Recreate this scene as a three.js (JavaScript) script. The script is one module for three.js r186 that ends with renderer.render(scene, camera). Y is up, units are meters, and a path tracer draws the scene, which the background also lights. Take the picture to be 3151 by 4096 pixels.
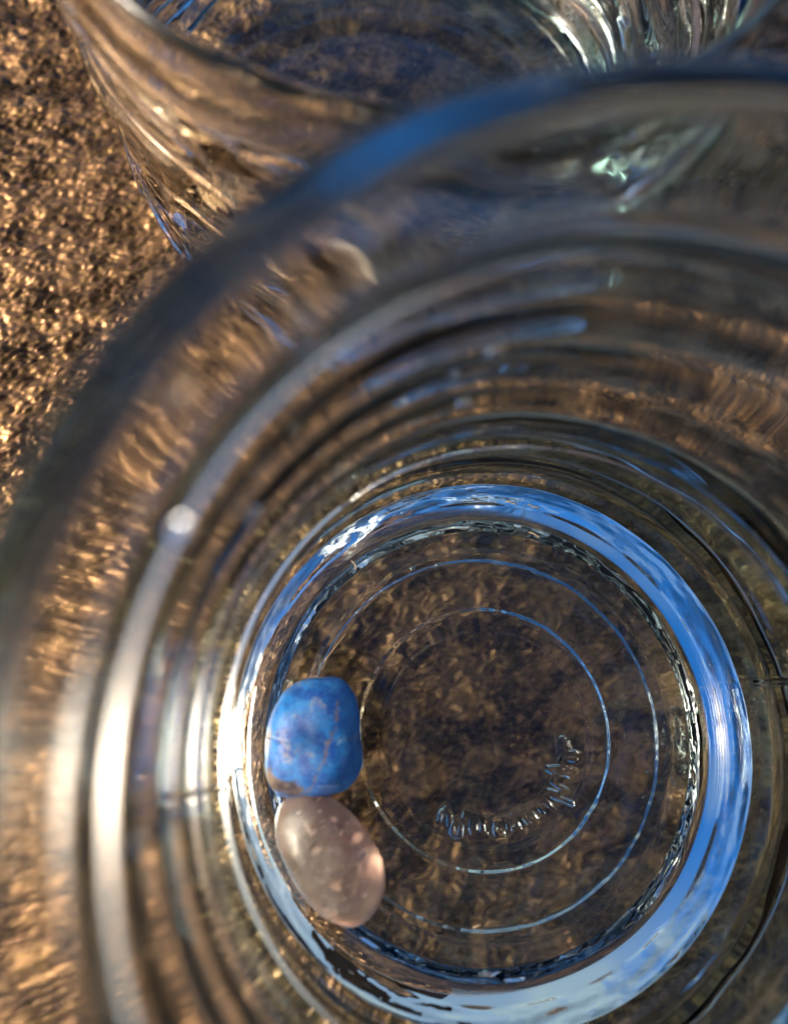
import * as THREE from 'three';
import { ImprovedNoise } from 'three/addons/math/ImprovedNoise.js';

// ---------------------------------------------------------------- camera, sky, sun, exposure
const MM = 0.001;
const P = new ImprovedNoise();
const nz = (x, y, z) => P.noise(x, y, z);
const fbm = (x, y, z, o = 4) => { let s = 0, a = 1; for (let i = 0; i < o; i++) { s += a * nz(x, y, z + i * 7.3); x *= 2.03; y *= 2.03; z *= 2.03; a *= 0.5; } return s; };
const smooth = (a, b, x) => { const t = Math.min(1, Math.max(0, (x - a) / (b - a))); return t * t * (3 - 2 * t); };
const mix = (a, b, t) => a.map((x, i) => x + (b[i] - x) * t);
const scene = new THREE.Scene();
const PW = 1680, PH = 2184, FPX = 1650;                 // picture units the measurements were taken in
const NADIR = [683, 1514];                              // where straight-down points in the picture
const camera = new THREE.PerspectiveCamera(2 * Math.atan(PH / 2 / FPX) * 180 / Math.PI, 787 / 1024, 0.004, 60);
const EYE = new THREE.Vector3(-22.0, 111, -3.3).multiplyScalar(MM);
const camRot = (() => {
  const d = new THREE.Vector3((NADIR[0] - PW / 2) / FPX, -(NADIR[1] - PH / 2) / FPX, -1).normalize();
  const e = new THREE.Vector3(1, 0, 0); e.addScaledVector(d, -e.dot(d)).normalize();
  const y = d.clone().negate(), z = new THREE.Vector3().crossVectors(e, y);
  return new THREE.Matrix4().makeBasis(e, y, z).transpose();
})();
camera.position.copy(EYE);
camera.quaternion.setFromRotationMatrix(camRot);
camera.focus = 0.105;
camera.userData.fStop = camera.getFocalLength() / 2.7;   // an aperture 2.7 mm wide, a phone's
camera.updateMatrixWorld();
scene.add(camera);

const SUN = new THREE.Vector3(-0.91, 0.36, 0.06).normalize();
const HAZE = new THREE.Vector3(-0.45, 0, 0.89);
const sun = new THREE.DirectionalLight(new THREE.Color().setRGB(1.0, 0.78, 0.54), 2.9);
sun.position.copy(SUN.clone().multiplyScalar(2)); sun.target.position.set(0, 0, 0);
sun.castShadow = true; sun.shadow.radius = 5; sun.shadow.mapSize.set(2048, 2048);
Object.assign(sun.shadow.camera, { left: -0.2, right: 0.2, top: 0.2, bottom: -0.2, near: 0.5, far: 4 });
scene.add(sun, sun.target);

{ // clear evening sky: deep blue above, paler towards the horizon, warm glow round the low sun
  const W = 512, H = 256, data = new Float32Array(W * H * 4), v = new THREE.Vector3();
  for (let j = 0; j < H; j++) for (let i = 0; i < W; i++) {
    const el = ((j + 0.5) / H - 0.5) * Math.PI, az = ((i + 0.5) / W - 0.5) * 2 * Math.PI;
    v.set(Math.cos(az) * Math.cos(el), Math.sin(el), Math.sin(az) * Math.cos(el));
    const up = Math.max(0, v.y), a = Math.max(0, v.dot(SUN));
    const h = Math.pow(1 - up, 7);
    const z = 1 - 0.82 * smooth(0.28, 0.92, up), side = 0.5 + 0.5 * (v.x * HAZE.x + v.z * HAZE.z) / Math.max(0.2, Math.hypot(v.x, v.z));
    const veil = smooth(0.42, 0.85, side) * (1.0 - 0.8 * up);                                   // pale haze over the sunward half of the sky
    const cl = smooth(0.05, 0.75, fbm(v.x * 1.6 / (up + 0.35), 3.7, v.z * 1.6 / (up + 0.35), 4)) * 0.42 * (1 - 0.7 * up);   // thin streaks of cloud
    const c = mix([0.035 * z, 0.30 * z, 1.0 * z], [0.64, 0.75, 0.77], Math.min(1, h + veil + cl * (1 - h)));
    const glow = 120 * Math.pow(a, 350) + 52 * Math.pow(a, 70) + 0.6 * Math.pow(a, 6);   // bright haze round the low sun
    c[0] += glow * 1.0; c[1] += glow * 0.86; c[2] += glow * 0.70;
    const k = (j * W + i) * 4;
    data[k] = c[0]; data[k + 1] = c[1]; data[k + 2] = c[2]; data[k + 3] = 1;
  }
  const t = new THREE.DataTexture(data, W, H, THREE.RGBAFormat, THREE.FloatType);
  t.mapping = THREE.EquirectangularReflectionMapping; t.magFilter = THREE.LinearFilter; t.minFilter = THREE.LinearFilter; t.needsUpdate = true;
  scene.background = t; scene.environment = t;
  scene.backgroundIntensity = 0.22; scene.environmentIntensity = 0.22;
}
const renderer = new THREE.WebGLRenderer({ antialias: true });
renderer.setSize(787, 1024);
renderer.toneMapping = THREE.LinearToneMapping;
renderer.toneMappingExposure = 3.7;
renderer.shadowMap.enabled = true;

// ---------------------------------------------------------------- helpers
let seed = 7;
const rnd = () => { seed = (seed * 1664525 + 1013904223) >>> 0; return seed / 4294967296; };
// the point (mm) at height y (mm) that shows at picture position (px, py)
function at(px, py, y) {
  const v = new THREE.Vector3((px - PW / 2) / FPX, -(py - PH / 2) / FPX, -1).applyMatrix4(camRot);
  const t = (y - EYE.y / MM) / v.y;
  return [EYE.x / MM + v.x * t, EYE.z / MM + v.z * t];
}
function tag(o, name, label, category, group, kind) {
  o.name = name; o.userData = {};
  if (label) o.userData.label = label;
  if (category) o.userData.category = category;
  if (group) o.userData.group = group;
  if (kind) o.userData.kind = kind;
  o.traverse(m => { if (m.isMesh) { m.castShadow = true; m.receiveShadow = true; } });
  return o;
}
function grid(nu, nv, f, wrapU) { // f(i, j) -> [x, y, z] in mm; i runs round when wrapU
  const pos = new Float32Array(nu * nv * 3), uv = new Float32Array(nu * nv * 2), idx = [];
  for (let j = 0; j < nv; j++) for (let i = 0; i < nu; i++) {
    const p = f(i, j), k = j * nu + i;
    pos[k * 3] = p[0] * MM; pos[k * 3 + 1] = p[1] * MM; pos[k * 3 + 2] = p[2] * MM;
    uv[k * 2] = p[3] ?? 0; uv[k * 2 + 1] = p[4] ?? 0;
  }
  for (let j = 0; j < nv - 1; j++) for (let i = 0; i < (wrapU ? nu : nu - 1); i++) {
    const a = j * nu + i, b = j * nu + (i + 1) % nu, c = a + nu, d = b + nu;
    idx.push(a, c, b, b, c, d);
  }
  const g = new THREE.BufferGeometry();
  g.setAttribute('position', new THREE.BufferAttribute(pos, 3));
  g.setAttribute('uv', new THREE.BufferAttribute(uv, 2));
  g.setIndex(idx); g.computeVertexNormals();
  return g;
}

// ---------------------------------------------------------------- the table top: hammered bronze-brown
{
  const N = 760, cx = -12, cz = -40;
  const warp = s => { const a = Math.abs(s), fine = 92; return Math.sign(s) * (a < 0.95 ? a / 0.95 * fine : fine + Math.pow((a - 0.95) / 0.05, 3) * 1400); };
  const C = Math.cos(0.30), Sn = Math.sin(0.30);
  const height = (x, z) => { // pebbled relief, drawn out a little along one direction
    const u = x * C - z * Sn, w = x * Sn + z * C;
    const big = fbm(u / 8, w / 5, 3.1, 2) * 0.55;
    const med = fbm(u / 2.3, w / 1.35, 11.7, 2) * 0.44;
    const peb = 1 - Math.abs(nz(u / 1.5, w / 1.0, 30.2));
    return big + med + peb * peb * 0.30;
  };
  const g = grid(N, N, (i, j) => {
    const x = cx + warp(i / (N - 1) * 2 - 1), z = cz + warp(j / (N - 1) * 2 - 1);
    const r = Math.hypot(x - cx, z - cz);
    return [x, Math.min(0, (height(x, z) - 1.1) * (1 - smooth(150, 400, r))), z, (x * C - z * Sn) / 40, (x * Sn + z * C) / 40];
  });
  // fine grain: seamless value noise, a little longer along u than across
  const S = 1024, lat = new Float32Array(65536).map(() => rnd());
  const tile = (u, v, nu, nv, k) => {
    const x = u * nu, y = v * nv, i = Math.floor(x), j = Math.floor(y), a = x - i, b = y - j, s = a * a * (3 - 2 * a), t = b * b * (3 - 2 * b);
    const L = (p, q) => lat[((p % nu) * 389 + (q % nv) * 7919 + k * 104729) & 65535];
    return (L(i, j) * (1 - s) + L(i + 1, j) * s) * (1 - t) + (L(i, j + 1) * (1 - s) + L(i + 1, j + 1) * s) * t;
  };
  const bump = new Uint8Array(S * S * 4), col = new Uint8Array(S * S * 4);
  for (let j = 0; j < S; j++) for (let i = 0; i < S; i++) {
    const k = (j * S + i) * 4, u = i / S, v = j / S;
    const h = 0.60 * tile(u, v, 21, 36, 1) + 0.28 * tile(u, v, 44, 74, 2) + 0.09 * tile(u, v, 100, 160, 3) + 0.03 * tile(u, v, 300, 300, 4);
    bump[k] = bump[k + 1] = bump[k + 2] = 255 * h; bump[k + 3] = 255;
    const t = 0.40 + 0.28 * tile(u, v, 60, 90, 5) + 0.16 * tile(u, v, 240, 240, 6) + 0.42 * smooth(0.25, 0.75, 0.65 * tile(u, v, 8, 12, 8) + 0.35 * tile(u, v, 19, 27, 9)), w = tile(u, v, 110, 140, 7) - 0.5;
    col[k] = 245 * Math.min(1, t); col[k + 1] = 245 * Math.min(1, t * (1 + 0.10 * w)); col[k + 2] = 245 * Math.min(1, t * (1 - 0.22 * w)); col[k + 3] = 255;
  }
  const tex = (d, srgb) => { const t = new THREE.DataTexture(d, S, S); t.wrapS = t.wrapT = THREE.RepeatWrapping; t.magFilter = THREE.LinearFilter; if (srgb) t.colorSpace = THREE.SRGBColorSpace; t.needsUpdate = true; return t; };
  const m = new THREE.MeshStandardMaterial({ color: new THREE.Color().setRGB(0.30, 0.178, 0.090), metalness: 0.82, roughness: 0.5, map: tex(col, true), bumpMap: tex(bump), bumpScale: 0.00027 });
  const o = new THREE.Mesh(g, m);
  scene.add(tag(o, 'table_top', 'rough bronze brown pebbled table top under the glasses', null, null, 'structure'));
}

// ---------------------------------------------------------------- glass
const glassMat = new THREE.MeshPhysicalMaterial({ color: 0xffffff, roughness: 0.0, transmission: 1, thickness: 0.004, ior: 1.51, attenuationColor: new THREE.Color().setRGB(0.58, 0.80, 0.78), attenuationDistance: 0.045 });

const dropMat = new THREE.MeshPhysicalMaterial({ color: 0xffffff, roughness: 0.0, transmission: 1, thickness: 0.001, ior: 1.33 });
// profile: list of [r, y, rounding]; rounds the corners and samples them
function roundedProfile(pts, step = 0.5) {
  const out = [], V = (a, b) => [b[0] - a[0], b[1] - a[1]];
  for (let i = 0; i < pts.length; i++) {
    const p = pts[i];
    if (!p[2] || i === 0 || i === pts.length - 1) { out.push([p[0], p[1]]); continue; }
    const a = V(p, pts[i - 1]), b = V(p, pts[i + 1]), la = Math.hypot(...a), lb = Math.hypot(...b), r = Math.min(p[2], la * 0.49, lb * 0.49);
    const A = [p[0] + a[0] / la * r, p[1] + a[1] / la * r], B = [p[0] + b[0] / lb * r, p[1] + b[1] / lb * r], n = 9;
    for (let k = 0; k <= n; k++) { const t = k / n, q = (1 - t) * (1 - t), w = 2 * t * (1 - t), e = t * t; out.push([A[0] * q + p[0] * w + B[0] * e, A[1] * q + p[1] * w + B[1] * e]); }
  }
  const dense = [out[0]];
  for (let i = 1; i < out.length; i++) {
    const a = out[i - 1], b = out[i], n = Math.max(1, Math.ceil(Math.hypot(b[0] - a[0], b[1] - a[1]) / (typeof step === 'function' ? step((a[0] + b[0]) / 2, (a[1] + b[1]) / 2) : step)));
    for (let k = 1; k <= n; k++) dense.push([a[0] + (b[0] - a[0]) * k / n, a[1] + (b[1] - a[1]) * k / n]);
  }
  return dense;
}
function vessel(prof, NU, warpPoint) {
  return grid(NU, prof.length, (i, j) => {
    const a = i / NU * 2 * Math.PI, [r, y] = prof[j];
    const [r2, y2] = warpPoint ? warpPoint(r, y, a, j) : [r, y];
    return [Math.cos(a) * Math.max(r2, 0.0005), y2, Math.sin(a) * Math.max(r2, 0.0005)];
  }, true);
}

// the raised maker's mark under the base, read through the floor: strokes measured on the photograph
const strokes = [];
{
  const A = (x, y) => at((1740 + x / 4.2) * 0.53317, (3150 + y / 4.2) * 0.53317, 5.4);
  const B = (x, y) => at((2050 + x / 5.46) * 0.53317, (2900 + y / 5.46) * 0.53317, 5.4);
  const line = (f, ...p) => strokes.push(p.map(q => f(...q)));
  const ell = (f, x, y, rx, ry, t = 0) => line(f, ...Array.from({ length: 17 }, (_, k) => { const a = k / 16 * 6.2832, u = Math.cos(a) * rx, w = Math.sin(a) * ry; return [x + u * Math.cos(t) - w * Math.sin(t), y + u * Math.sin(t) + w * Math.cos(t)]; }));
  ell(A, 360, 700, 80, 110); line(A, [170, 380], [230, 450], [245, 600]); line(A, [100, 420], [80, 520]);
  line(A, [480, 480], [640, 530], [820, 560], [1000, 550], [1160, 520], [1310, 490], [1450, 420], [1580, 350], [1680, 270]);
  line(A, [490, 540], [610, 570], [600, 690], [640, 770], [850, 790]); ell(A, 730, 670, 70, 92);
  line(A, [1040, 600], [1000, 700], [1030, 790], [1140, 780]); line(A, [1090, 640], [1110, 590], [1210, 570], [1230, 650]);
  line(A, [1260, 570], [1340, 550], [1410, 690], [1320, 710], [1260, 570]); line(A, [1390, 520], [1480, 470], [1530, 560]);
  line(B, [0, 1980], [190, 1900], [340, 1820], [500, 1710], [620, 1620], [710, 1490], [760, 1450], [850, 1460], [1020, 1530], [1140, 1410], [900, 1260], [930, 1140], [1010, 970], [1090, 730], [1090, 280]);
  line(B, [720, 1580], [790, 1520], [1000, 1600], [1300, 1720]);
  line(B, [990, 1250], [1060, 1090], [1110, 900], [1170, 780], [1170, 350]);
  line(B, [450, 1830], [560, 1760], [620, 1850]); line(B, [640, 1680], [720, 1660], [840, 1800], [700, 1850], [640, 1680]);
  line(B, [110, 2020], [230, 1950], [330, 2100]); line(B, [300, 1900], [380, 1870], [500, 2060], [420, 2100], [300, 1900]);
  line(B, [1130, 1000], [1160, 1080], [1240, 1090], [1300, 980]); ell(B, 1300, 680, 110, 70, -0.3);
  line(B, [790, 950], [970, 930]); line(B, [790, 1000], [970, 980]);
}
const segs = strokes.flatMap(s => s.slice(1).map((b, k) => [s[k], b]));
function strokeDistance(x, z) {
  let best = 9;
  for (const [a, b] of segs) {
    const dx = b[0] - a[0], dz = b[1] - a[1], l = dx * dx + dz * dz, t = Math.min(1, Math.max(0, ((x - a[0]) * dx + (z - a[1]) * dz) / l));
    const d = Math.hypot(x - a[0] - dx * t, z - a[1] - dz * t);
    if (d < best) best = d;
  }
  return best;
}
const markR = (() => { const r = segs.flat().map(p => Math.hypot(p[0], p[1])); return [Math.min(...r) - 0.6, Math.max(...r) + 0.6]; })();

let tumblerInner;
{ // tumbler with the stones: round, thick pressed base, wall with shallow steps, rounded lip
  const prof = roundedProfile([
    [0, 4.3], [13.6, 4.2, 0.6], [14.4, 4.0, 0.4], [16.5, 3.95, 0.2], [17.1, 3.55, 0.2], [23.5, 3.4, 0.6], [24.0, 2.9, 0.2], [28.4, 2.6, 0.5], [29.8, 6.6, 0.7], [33.0, 5.7, 2], [37.0, 4.8, 2], [44.4, 3.4, 0.6], [44.8, 0.1, 0.4], [45.7, 0.1, 0.5], [46.2, 1.2, 0.8], [46.6, 9, 2.5],
    [43.2, 16.0, 3], [37.2, 27, 5], [36.2, 36, 4], [36.6, 50, 4], [37.0, 64, 4], [37.4, 70, 3], [37.6, 79.2, 1.7], [34.2, 79.2, 1.7],
    [34.1, 69.0, 1.0], [32.5, 66.9, 0.6], [34.0, 66.1, 0.4], [32.9, 50, 4], [32.6, 38, 4], [32.5, 34.0, 1.0], [31.0, 31.2, 0.6], [32.7, 30.4, 0.4], [32.3, 20, 3], [32.0, 15, 3], [30.9, 11.0, 2.6], [27.6, 8.5, 1.6], [24.8, 8.3, 0.4], [24.2, 7.9, 0.4], [0, 7.8],
  ], (r, y) => (y < 5 && r > markR[0] && r < markR[1]) ? 0.11 : y < 12 ? 0.5 : 0.8);
  tumblerInner = prof.filter((p, k) => k > prof.length * 0.45 && p[1] > 7.7).slice().reverse();
  const seamA = Math.atan2(4.5, -30), seamB = Math.atan2(-6, 32);
  const g = vessel(prof, 960, (r, y, a) => {
    const x = Math.cos(a), z = Math.sin(a);
    let y2 = y, r2 = r;
    if (y < 5 && r > markR[0] && r < markR[1]) { const d = strokeDistance(x * r, z * r); y2 -= 0.5 * smooth(0.46, 0.14, d); }
    if (y < 5.6 && r > 15.5 && r < 43) y2 += (r > 29 ? 0.62 : 0.26) * nz(x * 3.0 + 5, r / 5, z * 3.0) + 0.15 * nz(x * r / 3.4, 8.1, z * r / 3.4) + 0.03 * nz(x * r / 1.1, 2.1, z * r / 1.1);
    else if (y < 5.6 && r < 15.5) y2 += 0.22 * nz(x * r / 3.6 + 4, 1.3, z * r / 3.6) + 0.018 * Math.sin(r * 7 + 2 * nz(x * 2, r / 3, z * 2)) * smooth(3, 6, r);
    if (y < 5.6 && y > 2 && r > 15.8 && r < 25.2) y2 += (0.22 * nz(x * 7, 3.3, z * 7) + 0.12 * nz(x * 22, 1.3, z * 22)) * (r < 20.5 ? smooth(1.0, 0.2, Math.abs(r - 16.8)) : smooth(1.0, 0.2, Math.abs(r - 23.8)));
    if (y > 5.5 && r > 26) {
      r2 += (r < 34.6 ? 0.16 : 0.14) * Math.sin(y * 0.83 + (r < 34.6 ? 0 : 1.3) + 1.6 * nz(x * 1.2, y / 20, z * 1.2)) * smooth(18, 28, y) * smooth(66, 60, y) + 0.14 * nz(x * 1.6, y / 14, z * 1.6) + 0.05 * nz(x * 5, y / 6 + 4, z * 5);
      if (r > 33.4 && y < 58) for (const s of [seamA, seamB]) { const d = Math.abs(Math.atan2(Math.sin(a - s), Math.cos(a - s))) * r; r2 += 0.32 * smooth(0.6, 0.1, d); }
    } else if (r < 23 && y > 6) y2 += 0.07 * nz(x * r / 6, z * r / 6, 2.2);
    return [r2, y2];
  });
  const o = new THREE.Mesh(g, glassMat); o.position.y = 0.05 * MM;
  const bg = new THREE.SphereGeometry(1, 20, 14); bg.scale(-1, 1, 1); bg.computeVertexNormals();   // air inside the glass: faces turned inwards
  const bubbles = [[878, 1212, 0.36], [931, 1207, 0.30]];
  for (let k = 0; k < 16; k++) { const t = -1.15 + rnd() * 1.5, R = 330 + rnd() * 90; bubbles.push([1050 + R * Math.cos(t), 1590 + R * Math.sin(t), 0.10 + 0.08 * rnd()]); }
  for (const [px, py, r] of bubbles) {
    const [x, z] = at(px, py, 6.6), b = new THREE.Mesh(bg, glassMat); b.name = 'air_bubble';
    b.position.set(x * MM, (5.4 + rnd() * 1.4) * MM, z * MM); b.scale.setScalar(r * MM); o.add(b);
  }
  scene.add(tag(o, 'glass_tumbler', 'clear glass tumbler with blue and pink stones lying on its floor', 'glass'));
}

{ // the neighbouring glass: plainer, with uneven pressed walls
  const prof = roundedProfile([
    [0, 1.6], [20, 1.3, 4], [33, 0.15, 2], [36, 0.1, 2], [38.4, 1.8, 2.5], [39.2, 6, 3], [40.0, 24, 3], [41.7, 52, 2], [42.1, 55.6, 1.0], [41.2, 56.8, 0.9], [40.3, 55.6, 1.0],
    [38.2, 36, 4], [36.4, 15, 3], [34, 10, 4], [28, 8.4, 3], [0, 8],
  ], (r, y) => r > 39.1 && y > 6 && y < 52 ? 0.16 : 0.7);
  const g = vessel(prof, 520, (r, y, a, j) => {
    const x = Math.cos(a), z = Math.sin(a);
    let r2 = r, y2 = y;
    if (r > 27 && y > 3) r2 += 0.30 * nz(x * 2.2 + 9, y / 9, z * 2.2) + (r < 39.2 ? 0.26 : 0.22) * Math.sin(y * 0.95 + 5 * nz(x * 1.7, y / 30, z * 1.7)) * smooth(0.0, 0.4, 0.25 + nz(x * 2.4 + 1, y / 25, z * 2.4)) * smooth(56, 50, y) + 0.16 * nz(x * 6 + 3, y / 5, z * 6 + (r < 39 ? 5 : 0)) + 0.05 * nz(x * 14, y / 2.2, z * 14);
    else if (y > 5) y2 += 0.25 * nz(x * r / 7, z * r / 7, 4.4);
    if (r > 39.1 && y > 7 && y < 52) { // pressed ribs, broken and wandering
      const t = (((y + 3.2 * nz(x * 2.6, 0.4, z * 2.6)) / 10.5) % 1 + 1) % 1, saw = t < 0.06 ? t / 0.06 : Math.max(0, 1 - (t - 0.06) / 0.55);
      r2 += 1.05 * saw * smooth(-0.3, 0.1, nz(x * 3.1 + 4, y / 16, z * 3.1)) * smooth(7, 10, y) * smooth(52, 47, y);
    }
    return [r2, y2];
  });
  const o = new THREE.Mesh(g, glassMat); o.position.set(-13.5 * MM, 0.05 * MM, -93.5 * MM);
  scene.add(tag(o, 'glass_tumbler_001', 'empty clear glass with wavy walls standing beside the one with stones', 'glass'));
}

// ---------------------------------------------------------------- the two tumbled stones
const stoneBump = (() => { // scuffed, slightly pitted polish
  const S = 256, d = new Uint8Array(S * S * 4);
  for (let j = 0; j < S; j++) for (let i = 0; i < S; i++) { const a = i / S * 6.2832, h = 0.5 + 0.3 * fbm(Math.cos(a) * 9, Math.sin(a) * 9, j / 9, 4), p = rnd() < 0.004 ? 0.45 : 1; d.fill(255 * Math.min(1, Math.max(0, h * p)), (j * S + i) * 4, (j * S + i) * 4 + 3); d[(j * S + i) * 4 + 3] = 255; }
  const t = new THREE.DataTexture(d, S, S); t.wrapS = t.wrapT = THREE.RepeatWrapping; t.magFilter = THREE.LinearFilter; t.needsUpdate = true; return t;
})();
function stone(shape, color, NU = 340, NV = 240) { // shape(dir) -> radius vector in mm; color(p) -> linear rgb
  const g = grid(NU, NV, (i, j) => {
    const a = i / NU * 2 * Math.PI, b = Math.PI * (Math.min(NV - 1.001, Math.max(0.001, j)) / (NV - 1)) - Math.PI / 2;
    const d = [Math.cos(a) * Math.cos(b), Math.sin(b), Math.sin(a) * Math.cos(b)];
    return [...shape(d), i / NU * 4, j / NV * 2];
  }, true);
  const p = g.attributes.position, c = new Float32Array(p.count * 3);
  for (let k = 0; k < p.count; k++) { const q = color([p.getX(k) / MM, p.getY(k) / MM, p.getZ(k) / MM]); c.set(q, k * 3); }
  g.setAttribute('color', new THREE.BufferAttribute(c, 3));
  return g;
}
const segDist = (x, z, pts) => { let b = 99; for (let k = 1; k < pts.length; k++) { const [ax, az] = pts[k - 1], [bx, bz] = pts[k], dx = bx - ax, dz = bz - az, t = Math.min(1, Math.max(0, ((x - ax) * dx + (z - az) * dz) / (dx * dx + dz * dz))); b = Math.min(b, Math.hypot(x - ax - dx * t, z - az - dz * t)); } return b; };
{ // blue stone: rounded block 11.5 x 14 mm, blue with grey patches, a brown vein and a brown corner
  const g = stone(d => {
    const e = 3.2, s = [5.75, 4.6, 6.9], q = Math.pow(Math.pow(Math.abs(d[0]), e) + Math.pow(Math.abs(d[1]), 2.3) + Math.pow(Math.abs(d[2]), e), -1 / e) * (1 + 0.10 * nz(d[0] * 1.5 + 2, d[1] * 1.5, d[2] * 1.5) + 0.009 * nz(d[0] * 5 + 2, d[1] * 5, d[2] * 5) - 0.07 * smooth(0.75, 1, d[0] * 0.62 + d[1] * 0.3 + d[2] * 0.72) - 0.06 * smooth(0.75, 1, -d[0] * 0.62 + d[1] * 0.2 - d[2] * 0.75));
    let x = d[0] * q * s[0], z = d[2] * q * s[2];
    x *= 1 + 0.015 * z - 0.02 * (z > 3 ? z - 3 : 0); z += 0.08 * x * (z < 0 ? -1 : 0.4) ;
    return [x, d[1] * q * s[1], z];
  }, ([x, y, z]) => {
    const n = fbm(x / 2.2, y / 2.2, z / 2.2, 5), n2 = fbm(x / 1.1 + 9, y / 1.1, z / 1.1, 4), n3 = fbm(x / 4 + 3, y / 4, z / 4 + 8, 3);
    let c = mix([0.003, 0.070, 0.36], [0.010, 0.175, 0.56], smooth(-0.5, 0.6, n + 0.5 * fbm(x * 2.6, y * 2.6, z * 2.6, 3)));
    c = mix(c, [0.03, 0.22, 0.55], smooth(0.15, 0.8, n2) * 0.5);
    c = mix(c, [0.04, 0.21, 0.48], 0.5 * smooth(2.2, 4.6, x + n * 0.8));
    c = mix(c, [0.09, 0.14, 0.38], 0.4 * smooth(0.25, 0.7, n3 + (x < -1 && z > 1 ? 0.3 : 0)));
    const wx = x + n2 * 0.35, wz = z + n * 0.5;
    const rag = fbm(x * 1.7, y * 1.7 + 5, z * 1.7, 4), patch = (pts, w) => smooth(w, w * 0.3, segDist(wx + rag * 0.5, wz - rag * 0.4, pts) + rag * 0.9);
    const grey = Math.max(patch([[0.6, -4.6], [1.4, -3.9]], 0.8), patch([[0.2, -4.2], [-0.1, -3]], 0.35), patch([[-3.6, -0.8], [-2.7, 0.8], [-2.6, 2.2], [-1.3, 1.3]], 0.75), patch([[-0.6, 1.1], [0.4, 1.6]], 0.4), patch([[-1.2, 3.4], [-1.15, 3.8]], 0.4), patch([[-2.2, -3], [-1.7, -2.2]], 0.5) * 0.6, patch([[-2.6, -6.2], [-0.6, -6.4]], 0.5));
    c = mix(c, [0.24, 0.25, 0.31], 0.75 * grey * smooth(-0.45, 0.25, rag + n2));
    const vein = smooth(0.26 + 0.2 * n2, 0.05, segDist(x + n2 * 0.4 + rag * 0.25, z + n * 0.3, [[3.0, -4.6], [2.8, -2.4], [2.1, 0.0], [1.6, 2.0], [0.6, 4.0], [-0.2, 5.6]]));
    c = mix(c, [0.20, 0.14, 0.11], 0.85 * vein * smooth(-0.6, 0.1, fbm(x * 1.3, z * 1.3, 4)));
    c = mix(c, [0.14, 0.30, 0.55], 0.5 * smooth(0.35, 0.75, fbm(x * 3.1 + 2, y * 3.1, z * 3.1, 3) + 0.25 * n2));
    c = mix(c, [0.004, 0.035, 0.26], 0.6 * smooth(0.3, 0.8, fbm(x * 2.1 + 7, y * 2.1, z * 2.1 + 4, 3)));
    const fine = Math.max(smooth(0.13, 0.04, segDist(x, z + n * 0.3, [[3, 0.4], [5.3, -0.6]])), smooth(0.13, 0.04, segDist(x, z + n * 0.2, [[0.8, 5.0], [3.2, 5.1]])), smooth(0.12, 0.03, segDist(x + n * .2, z, [[-4.9, -0.4], [-3.8, -0.2]])));
    c = mix(c, [0.45, 0.52, 0.62], 0.5 * fine);
    const brown = smooth(0.25, -0.25, segDist(x, z, [[-4.9, 4.3], [-3.2, 5.3], [-1.4, 5.6]]) - 0.75 + n2 * 0.7 - (x < -4 ? 0.3 : 0));
    c = mix(c, mix([0.07, 0.045, 0.025], [0.20, 0.13, 0.065], smooth(-0.4, 0.5, n2)), 0.9 * brown);
    c = mix(c, [0.13, 0.09, 0.06], 0.8 * smooth(0.3, 0, Math.hypot(x + 5.3, (z - 0.2) / 2.5) - 0.35 + n2 * 0.4));
    return c;
  });
  const m = new THREE.MeshPhysicalMaterial({ vertexColors: true, roughness: 0.4, bumpMap: stoneBump, bumpScale: 0.00012 });
  const o = new THREE.Mesh(g, m);
  o.position.set(-22.7 * MM, 13.4 * MM, 0.0 * MM); o.rotation.set(0.04, 0, 0.05);
  scene.add(tag(o, 'blue_stone', 'tumbled blue stone with grey patches and a thin brown vein', 'stone'));
}
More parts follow.
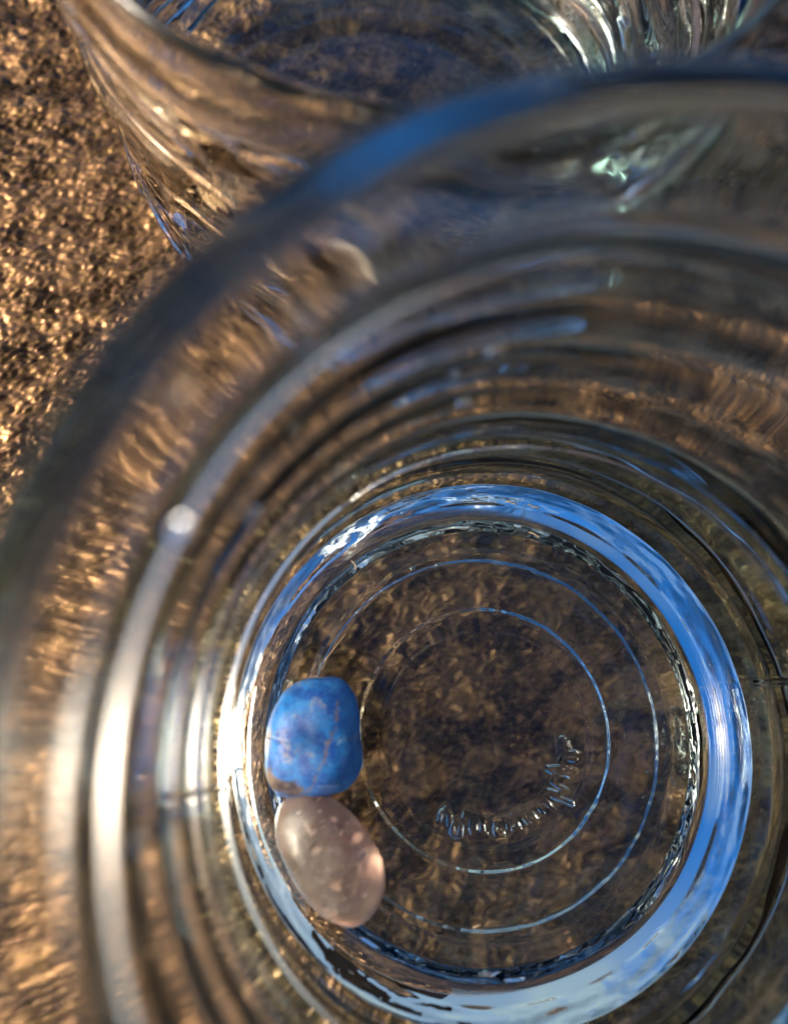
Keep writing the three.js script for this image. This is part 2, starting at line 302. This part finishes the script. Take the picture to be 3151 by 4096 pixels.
{ // quartz pebble: long egg, cloudy pinkish brown, half see-through
  const g = stone(d => {
    const e = 2.2, s = [8.3, 4.2, 5.0], q = Math.pow(Math.pow(Math.abs(d[0]), e) + Math.pow(Math.abs(d[1]), e) + Math.pow(Math.abs(d[2]), e), -1 / e) * (1 + 0.05 * nz(d[0] * 1.3 + 6, d[1] * 1.3, d[2] * 1.3));
    let x = d[0] * q * s[0], z = d[2] * q * s[2];
    z *= 1 + 0.012 * x; return [x, d[1] * q * s[1], z];
  }, ([x, y, z]) => {
    const n = fbm(x / 3, y / 3, z / 3 + 5, 4), n2 = fbm(x / 1.2, y / 1.2 + 3, z / 1.2, 4), n3 = fbm(x / 6 + 1, y / 6, z / 6, 3);
    let c = mix([0.66, 0.57, 0.54], [0.94, 0.88, 0.86], smooth(-0.45, 0.5, n + 0.4 * fbm(x * 1.9, y * 1.9, z * 1.9, 3)));
    c = mix(c, [0.42, 0.30, 0.26], 0.75 * smooth(0.0, 0.6, n3));
    c = mix(c, [0.70, 0.63, 0.60], 0.6 * smooth(0.25, 0.8, n2));
    c = mix(c, [0.80, 0.74, 0.72], 0.5 * smooth(0.5, 0.9, fbm(x * 1.7 + 3, y * 1.7, z * 1.7, 4)));
    c = mix(c, [0.14, 0.085, 0.07], 0.6 * smooth(0.45, 0.9, fbm(x * 1.1 + 13, y * 1.1, z * 1.1, 4)));
    c = mix(c, [0.34, 0.17, 0.10], 0.6 * smooth(0.35, 0.05, segDist(x + n * .6, z + n2 * .6, [[-3, -3.0], [0.5, -3.2]])));
    return c;
  });
  const m = new THREE.MeshPhysicalMaterial({ vertexColors: true, roughness: 0.14, bumpMap: stoneBump, bumpScale: 0.00006, transmission: 0.86, thickness: 0.008, ior: 1.54, attenuationColor: new THREE.Color().setRGB(0.85, 0.62, 0.52), attenuationDistance: 0.012, clearcoat: 0.12, clearcoatRoughness: 0.15 });
  const o = new THREE.Mesh(g, m);
  const flake = new THREE.MeshStandardMaterial({ color: new THREE.Color().setRGB(0.82, 0.74, 0.68), roughness: 0.25, side: THREE.DoubleSide });
  for (let k = 0; k < 70; k++) { // healed cracks inside the quartz
    const w = 0.12 + rnd() * rnd() * 1.6, sh = new THREE.Shape(), n = 7;
    for (let q = 0; q < n; q++) { const t = q / n * 6.283, l = w * (0.45 + 0.55 * rnd()); q ? sh.lineTo(Math.cos(t) * l, Math.sin(t) * l * 0.6) : sh.moveTo(l, 0); }
    const f = new THREE.Mesh(new THREE.ExtrudeGeometry(sh, { depth: 0.03, bevelEnabled: false }), flake);
    f.name = 'inclusion'; f.scale.setScalar(MM);
    f.position.set((rnd() * 2 - 1) * 5.6, -0.8 + rnd() * 3.2, (rnd() * 2 - 1) * 2.9).multiplyScalar(MM); f.rotation.set(rnd() * 6, rnd() * 6, rnd() * 6);
    o.add(f);
  }
  o.position.set(-20.6 * MM, 12.3 * MM, 13.2 * MM); o.rotation.set(0, -0.93, 0.0);
  scene.add(tag(o, 'quartz_stone', 'cloudy pinkish brown see-through quartz pebble, long and egg shaped', 'stone'));
}

// ---------------------------------------------------------------- specks on the glass
// where the line of sight through picture position (px, py) meets the inside of the tumbler (mm), and the inward normal there
function onInside(px, py) {
  const inner = y => { let best = 0; for (let k = 1; k < tumblerInner.length; k++) { const [r0, y0] = tumblerInner[k - 1], [r1, y1] = tumblerInner[k]; if ((y0 - y) * (y1 - y) <= 0) { const t = (y - y0) / ((y1 - y0) || 1e-9); best = best ? Math.min(best, r0 + (r1 - r0) * t) : r0 + (r1 - r0) * t; } } return best; };
  for (let y = 75.5; y > 7.9; y -= 0.05) {
    const [x, z] = at(px, py, y), r = Math.hypot(x, z), ri = y > 8.35 ? inner(y) : 0;
    if (y <= 8.35 ? r < 25 || y < 8 : r > ri) {
      const s = (inner(y + 0.3) - inner(Math.max(8.4, y - 0.3))) / 0.6, n = y < 8.6 ? new THREE.Vector3(0, 1, 0) : new THREE.Vector3(-x / r, Math.min(s, 3), -z / r).normalize();
      return [new THREE.Vector3(x, y, z), n];
    }
  }
  return [new THREE.Vector3(...[at(px, py, 8)[0], 8, at(px, py, 8)[1]]), new THREE.Vector3(0, 1, 0)];
}
{
  const g = new THREE.SphereGeometry(1, 32, 24);
  [[325, 815, 1.3], [370, 1127, 0.8], [812, 428, 1.0], [798, 486, 0.7], [530, 1092, 0.9], [1052, 741, 0.8], [985, 852, 0.7], [655, 720, 0.7]].forEach(([px, py, r], k) => {
    const [p, n] = onInside(px, py), o = new THREE.Mesh(g, dropMat);
    o.position.copy(p).addScaledVector(n, r * 0.62).multiplyScalar(MM);
    o.quaternion.setFromUnitVectors(new THREE.Vector3(0, 1, 0), n); o.scale.set(r, r * 0.6, r).multiplyScalar(MM);
    scene.add(tag(o, 'water_droplet' + (k ? '_' + String(k).padStart(3, '0') : ''), k ? 'tiny clear water droplet clinging to the inside wall of the tumbler' : 'largest water droplet, clinging just under the rim of the tumbler', 'droplet', 'water droplets on the inside of the tumbler'));
  });
  const fibre = new THREE.MeshStandardMaterial({ color: new THREE.Color().setRGB(0.62, 0.44, 0.28), roughness: 0.7 });
  [[692, 1409, 737, 1352], [1078, 1066, 1104, 1074], [1124, 1074, 1150, 1082], [1126, 1134, 1148, 1146], [748, 1195, 757, 1212], [1008, 1978, 1022, 1972]].forEach(([ax, ay, bx, by], k) => {
    const [p, n] = onInside(ax, ay), [q] = onInside(bx, by), m = p.clone().lerp(q, 0.5).addScaledVector(n, 0.25).add(new THREE.Vector3(0.1, 0, -0.12));
    const pts = [p, m, q].map(v => v.addScaledVector(n, 0.16).multiplyScalar(MM));
    const o = new THREE.Mesh(new THREE.TubeGeometry(new THREE.CatmullRomCurve3(pts), 16, (k ? 0.10 : 0.05) * MM, 8), fibre);
    scene.add(tag(o, 'lint_fibre' + (k ? '_' + String(k).padStart(3, '0') : ''), k ? 'short beige fleck of lint lying inside the tumbler' : 'long thin beige lint fibre lying above the blue stone', 'lint', 'bits of lint inside the tumbler'));
  });
}

// ---------------------------------------------------------------- the phone that takes the picture: it shades the glasses from above and shows dark in them
{
  const w = 76, h = 160, r = 9, sh = new THREE.Shape();
  sh.moveTo(-w / 2 + r, -h / 2); sh.lineTo(w / 2 - r, -h / 2); sh.absarc(w / 2 - r, -h / 2 + r, r, -Math.PI / 2, 0); sh.lineTo(w / 2, h / 2 - r); sh.absarc(w / 2 - r, h / 2 - r, r, 0, Math.PI / 2);
  sh.lineTo(-w / 2 + r, h / 2); sh.absarc(-w / 2 + r, h / 2 - r, r, Math.PI / 2, Math.PI); sh.lineTo(-w / 2, -h / 2 + r); sh.absarc(-w / 2 + r, -h / 2 + r, r, Math.PI, Math.PI * 1.5);
  const g = new THREE.ExtrudeGeometry(sh, { depth: 6.4, bevelEnabled: true, bevelSize: 0.8, bevelThickness: 0.8, bevelSegments: 3, curveSegments: 10 });
  g.scale(MM, MM, MM);
  const phone = new THREE.Group();
  const body = new THREE.Mesh(g, new THREE.MeshStandardMaterial({ color: new THREE.Color().setRGB(0.02, 0.02, 0.022), roughness: 0.35 }));
  body.name = 'body'; phone.add(body);
  const ring = new THREE.Mesh(new THREE.TorusGeometry(5.2 * MM, 0.6 * MM, 10, 40), new THREE.MeshStandardMaterial({ color: new THREE.Color().setRGB(0.1, 0.1, 0.11), metalness: 1, roughness: 0.3 }));
  ring.name = 'lens_ring'; ring.position.set(22 * MM, 62 * MM, -1.2 * MM); phone.add(ring);
  phone.quaternion.copy(camera.quaternion);
  phone.position.copy(EYE).add(new THREE.Vector3(-22 * MM, -62 * MM, 3.5 * MM).applyQuaternion(camera.quaternion));
  scene.add(tag(phone, 'phone', 'dark phone held above the glasses with its lens facing down', 'phone'));
}

renderer.render(scene, camera);
